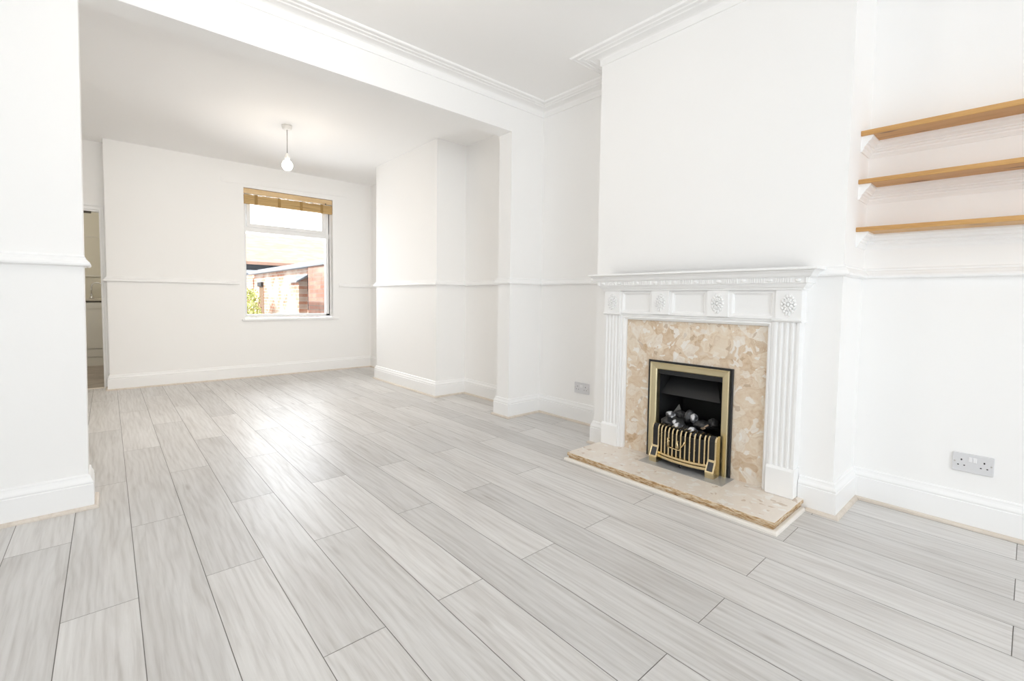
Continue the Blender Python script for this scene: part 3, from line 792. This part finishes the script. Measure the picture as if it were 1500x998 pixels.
bm = nb(); lathe(bm, [(.0,0),(.007,0),(.007,.012),(.0,.012)], (2.215, YB+.004, 2.216), 'y', 12); obj('cord_stop', bm, M['hole'], t)

# ================================================================== KITCHEN FITTINGS
t = thing('base_unit', 'pale kitchen base unit with panelled doors seen through the doorway', 'kitchen unit', (-.3, 8.66, 0))
bm = nb(); box(bm, -1.5, .7, 8.43, KY1-.001, .117, .880); obj('carcass', bm, M['kunit'], t)
for a in (-1.10,-.50,.10):
    bm = nb(); x_0, x_1 = a+.003, a+.597
    box(bm, x_0, x_1, 8.415, 8.43, .245, .868)
    for q in ((x_0,x_0+.075,.245,.868),(x_1-.075,x_1,.245,.868),(x_0+.075,x_1-.075,.245,.32),(x_0+.075,x_1-.075,.79,.868)): box(bm, q[0], q[1], 8.408, 8.416, q[2], q[3])
    obj('door', bm, M['kunit'], t)
bm = nb(); box(bm, -1.5, .7, 8.411, 8.43, .128, .228); obj('lower_rail', bm, M['kunit'], t)
bm = nb(); box(bm, -1.5, .7, 8.417, 8.44, 0, .117); obj('plinth', bm, M['kunit'], t)
t = thing('worktop', 'kitchen worktop with pale front edge above the base unit', 'worktop', (-.3, 8.66, .88))
bm = nb(); box(bm, -1.5, .7, 8.392, KY1-.001, .895, .924); obj('top', bm, M['ktop'], t, .004)
bm = nb(); box(bm, -1.5, .7, 8.404, KY1-.05, .880, .8955); obj('dark_strip', bm, M['kdark'], t)  # dark brown line below the pale worktop edge
t = thing('kitchen_tap', 'chrome swan-neck tap standing on the kitchen worktop', 'tap', (-.17, 8.86, .924))
bm = nb(); lathe(bm, [(.0,.924),(.026,.924),(.026,.935),(.016,.955),(.014,.99),(.0,.99)], (-.17,8.86,0)); obj('tap_base', bm, M['chrome'], t)
bm = nb(); pts = [(-.17,8.86,.98),(-.17,8.86,1.06)]
for j in range(11):
    a = math.pi*(1-j/10*.85); pts.append((-.17+.062+.062*math.cos(a), 8.86-.02*(j/10), 1.09+.062*math.sin(a)))
tube(bm, pts, .0085, 10); obj('spout', bm, M['chrome'], t)
bm = nb(); tube(bm, [(-.17,8.845,.965),(-.185,8.80,.985)], .006, 8); obj('tap_lever', bm, M['chrome'], t)

# ================================================================== OUTSIDE
GW = 3.0
t = thing('garden_wall', 'sunlit red brick yard wall with grey coping outside the window', 'garden wall', (GW+.12, 10.2, -.15))
bm = nb(); box(bm, GW, GW+.25, 7.2, 14.6, -.15, 1.56)
obj('brickwork', bm, M['brick'], t)
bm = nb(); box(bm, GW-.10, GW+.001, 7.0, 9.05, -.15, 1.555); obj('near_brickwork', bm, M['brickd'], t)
bm = nb(); box(bm, GW-.16, GW+.001, 9.42, 9.95, -.15, 1.28); prism(bm, [(GW-.16,1.28),(GW+.001,1.28),(GW+.001,1.40)], 'y', 9.42, 9.95); obj('buttress', bm, M['brick'], t)
bm = nb(); prism(bm, [(GW-.22,1.26),(GW-.22,1.29),(GW+.0,1.42),(GW+.0,1.38)], 'y', 9.36, 10.02); obj('buttress_cap', bm, M['coping'], t)
bm = nb(); box(bm, GW-.004, GW+.001, 9.08, 9.40, .72, 1.44); obj('recess_shade_sheet', bm, M['hole'], t)  # flat dark sheet on the wall; shade of a recess put into its colour
bm = nb(); prism(bm, [(GW-.14,1.55),(GW-.14,1.60),(GW+.13,1.70),(GW+.40,1.60),(GW+.40,1.55)], 'y', 7.0, 13.75); obj('coping', bm, M['coping'], t, .008)
bm = nb(); box(bm, GW-.03, GW+.28, 13.75, 15.4, -.15, 1.45); obj('end_brickwork', bm, M['brick'], t)
bm = nb(); box(bm, GW-.006, GW+.001, 12.75, 13.2, .45, 1.22); obj('niche_shade_sheet', bm, M['stem'], t)  # flat brown sheet; the dark of a planted recess painted as colour
bm = nb(); prism(bm, [(GW-.02,1.22),(GW-.06,1.24),(GW-.06,1.34),(GW+.001,1.34),(GW+.001,1.22)], 'y', 12.78, 13.15); obj('niche_top_shade', bm, M['hole'], t)  # dark block standing in for the shade at that recess's top

t = thing('outbuilding', 'tile-roofed outbuilding beyond the yard wall', 'building', (6.5, 19, -.15))
bm = nb(); box(bm, 2.2, 12, 17.5, 21, -.15, 2.08); obj('wall', bm, M['slate'], t)
bm = nb(); prism(bm, [(16.9,2.02),(16.9,2.12),(21.5,3.55),(21.5,3.45)], 'x', 1.6, 12.5); obj('tiled_roof', bm, M['tiles'], t)
bm = nb(); prism(bm, [(15.6,1.60),(15.6,1.68),(17.5,1.90),(17.5,1.80)], 'x', 1.8, 12); obj('lean_to_roof', bm, M['coping'], t)

t = thing('shrub', 'yellow-green leafy shrub against the brick yard wall', 'shrub', (2.5, 11.9, -.15))
rs = random.Random(11)
bm = nb()
for i in range(9):
    a = rs.uniform(0, 6.28); tx = (2.48+.22*math.cos(a), 11.9+.6*math.sin(a), rs.uniform(.5,1.0))
    tube(bm, [(2.5,11.9,-.15),((2.5+tx[0])/2,(11.9+tx[1])/2,.3),tx], .010, 6)
obj('stem', bm, M['stem'], t)
bm = nb()
for i in range(1500):
    a = rs.uniform(0,6.283); q = math.sqrt(rs.random()); z = rs.uniform(-.1,1.12); w_ = .40*(1-.6*max(0,z)/1.12)
    p = Vector((2.50+w_*.75*q*math.cos(a), 11.9+w_*2.4*q*math.sin(a), z))
    if p.x > GW-.26: continue
    d = Vector((rs.uniform(-1,1),rs.uniform(-1,1),rs.uniform(-.3,1))).normalized(); s_ = d.orthogonal().normalized(); l_ = rs.uniform(.045,.085)
    vs = [bm.verts.new(p), bm.verts.new(p+d*l_*.5+s_*l_*.28), bm.verts.new(p+d*l_), bm.verts.new(p+d*l_*.5-s_*l_*.28)]
    bm.faces.new(vs)
lf = obj('foliage', bm, M['leaf'], t)

# ================================================================== CAMERA
f_, yaw, pitch, roll, cx, cy = 671.057, .71294, -.05132, .01261, -12.442, -26.886
cd = bpy.data.cameras.new('camera'); cam = bpy.data.objects.new('camera', cd); COL.objects.link(cam)
fw = Vector((math.sin(yaw)*math.cos(pitch), math.cos(yaw)*math.cos(pitch), math.sin(pitch)))
r0 = Vector((math.cos(yaw), -math.sin(yaw), 0)); u0 = r0.cross(fw)
rt = r0*math.cos(roll)+u0*math.sin(roll); uv = -r0*math.sin(roll)+u0*math.cos(roll)
cam.matrix_world = Matrix(((rt.x,uv.x,-fw.x,0),(rt.y,uv.y,-fw.y,0),(rt.z,uv.z,-fw.z,EYE),(0,0,0,1)))
cd.sensor_fit = 'HORIZONTAL'; cd.sensor_width = 36; cd.lens = f_/1500*36
cd.shift_x = -cx/1500; cd.shift_y = cy/1500; cd.clip_start = .02
SC.camera = cam

# ================================================================== LIGHT
w = bpy.data.worlds.new('daylight'); SC.world = w; w.use_nodes = True
bg = w.node_tree.nodes['Background']; bg.inputs['Color'].default_value = (.93,.97,1,1); bg.inputs['Strength'].default_value = 2.4

def area(name, loc, rot, sx, sy, power, col):
    l = bpy.data.lights.new(name, 'AREA'); l.shape = 'RECTANGLE'; l.size = sx; l.size_y = sy; l.energy = power; l.color = col
    o = bpy.data.objects.new(name, l); COL.objects.link(o); o.location = loc; o.rotation_euler = rot; return o
area('front_window_daylight', (-.05, YF-.05, 1.5), (math.radians(90),0,0), 1.5, 1.75, 50, (.86,.935,1))
area('back_window_daylight', ((WX0+WX1)/2, YB+.30, (WZ0+WZ1)/2), (math.radians(-90),0,0), WX1-WX0, WZ1-WZ0, 25, (.88,.935,1))
def point(name, loc, power, col, r):
    l = bpy.data.lights.new(name, 'POINT'); l.energy = power; l.color = col; l.shadow_soft_size = r
    o = bpy.data.objects.new(name, l); COL.objects.link(o); o.location = loc; return o
point('back_room_bulb_light', (pc[0],pc[1],2.10), 3.1, (1,.84,.66), .04)
point('front_room_fill_light', (.75,1.8,2.33), 10.5, (1,.94,.87), .12)  # added fill with no fitting, out of view; evens the front room light
area('back_room_fill_light', (.9,3.03,2.40), (math.radians(48),0,0), 1.5, .08, 9, (1,.92,.80)).data.spread = math.radians(120)  # added fill hidden behind the lintel to brighten the back wall
point('kitchen_fill_light', (-.4,7.6,2.2), 14, (1,.95,.87), .06)  # added fill so the kitchen is not too dark; no lamp seen there
sun = bpy.data.lights.new('sun', 'SUN'); sun.energy = 6.0; sun.angle = .01; so = bpy.data.objects.new('sun', sun); COL.objects.link(so)
so.rotation_euler = Vector((.78,.0,-.62)).to_track_quat('-Z','Y').to_euler()

SC.view_settings.view_transform = 'Standard'; SC.view_settings.look = 'None'; SC.view_settings.gamma = 1; SC.view_settings.use_curve_mapping = False
SC.view_settings.exposure = 0.18
SC.cycles.diffuse_bounces = 12; SC.cycles.max_bounces = 16; SC.cycles.transparent_max_bounces = 12; SC.cycles.caustics_reflective = False; SC.cycles.caustics_refractive = False
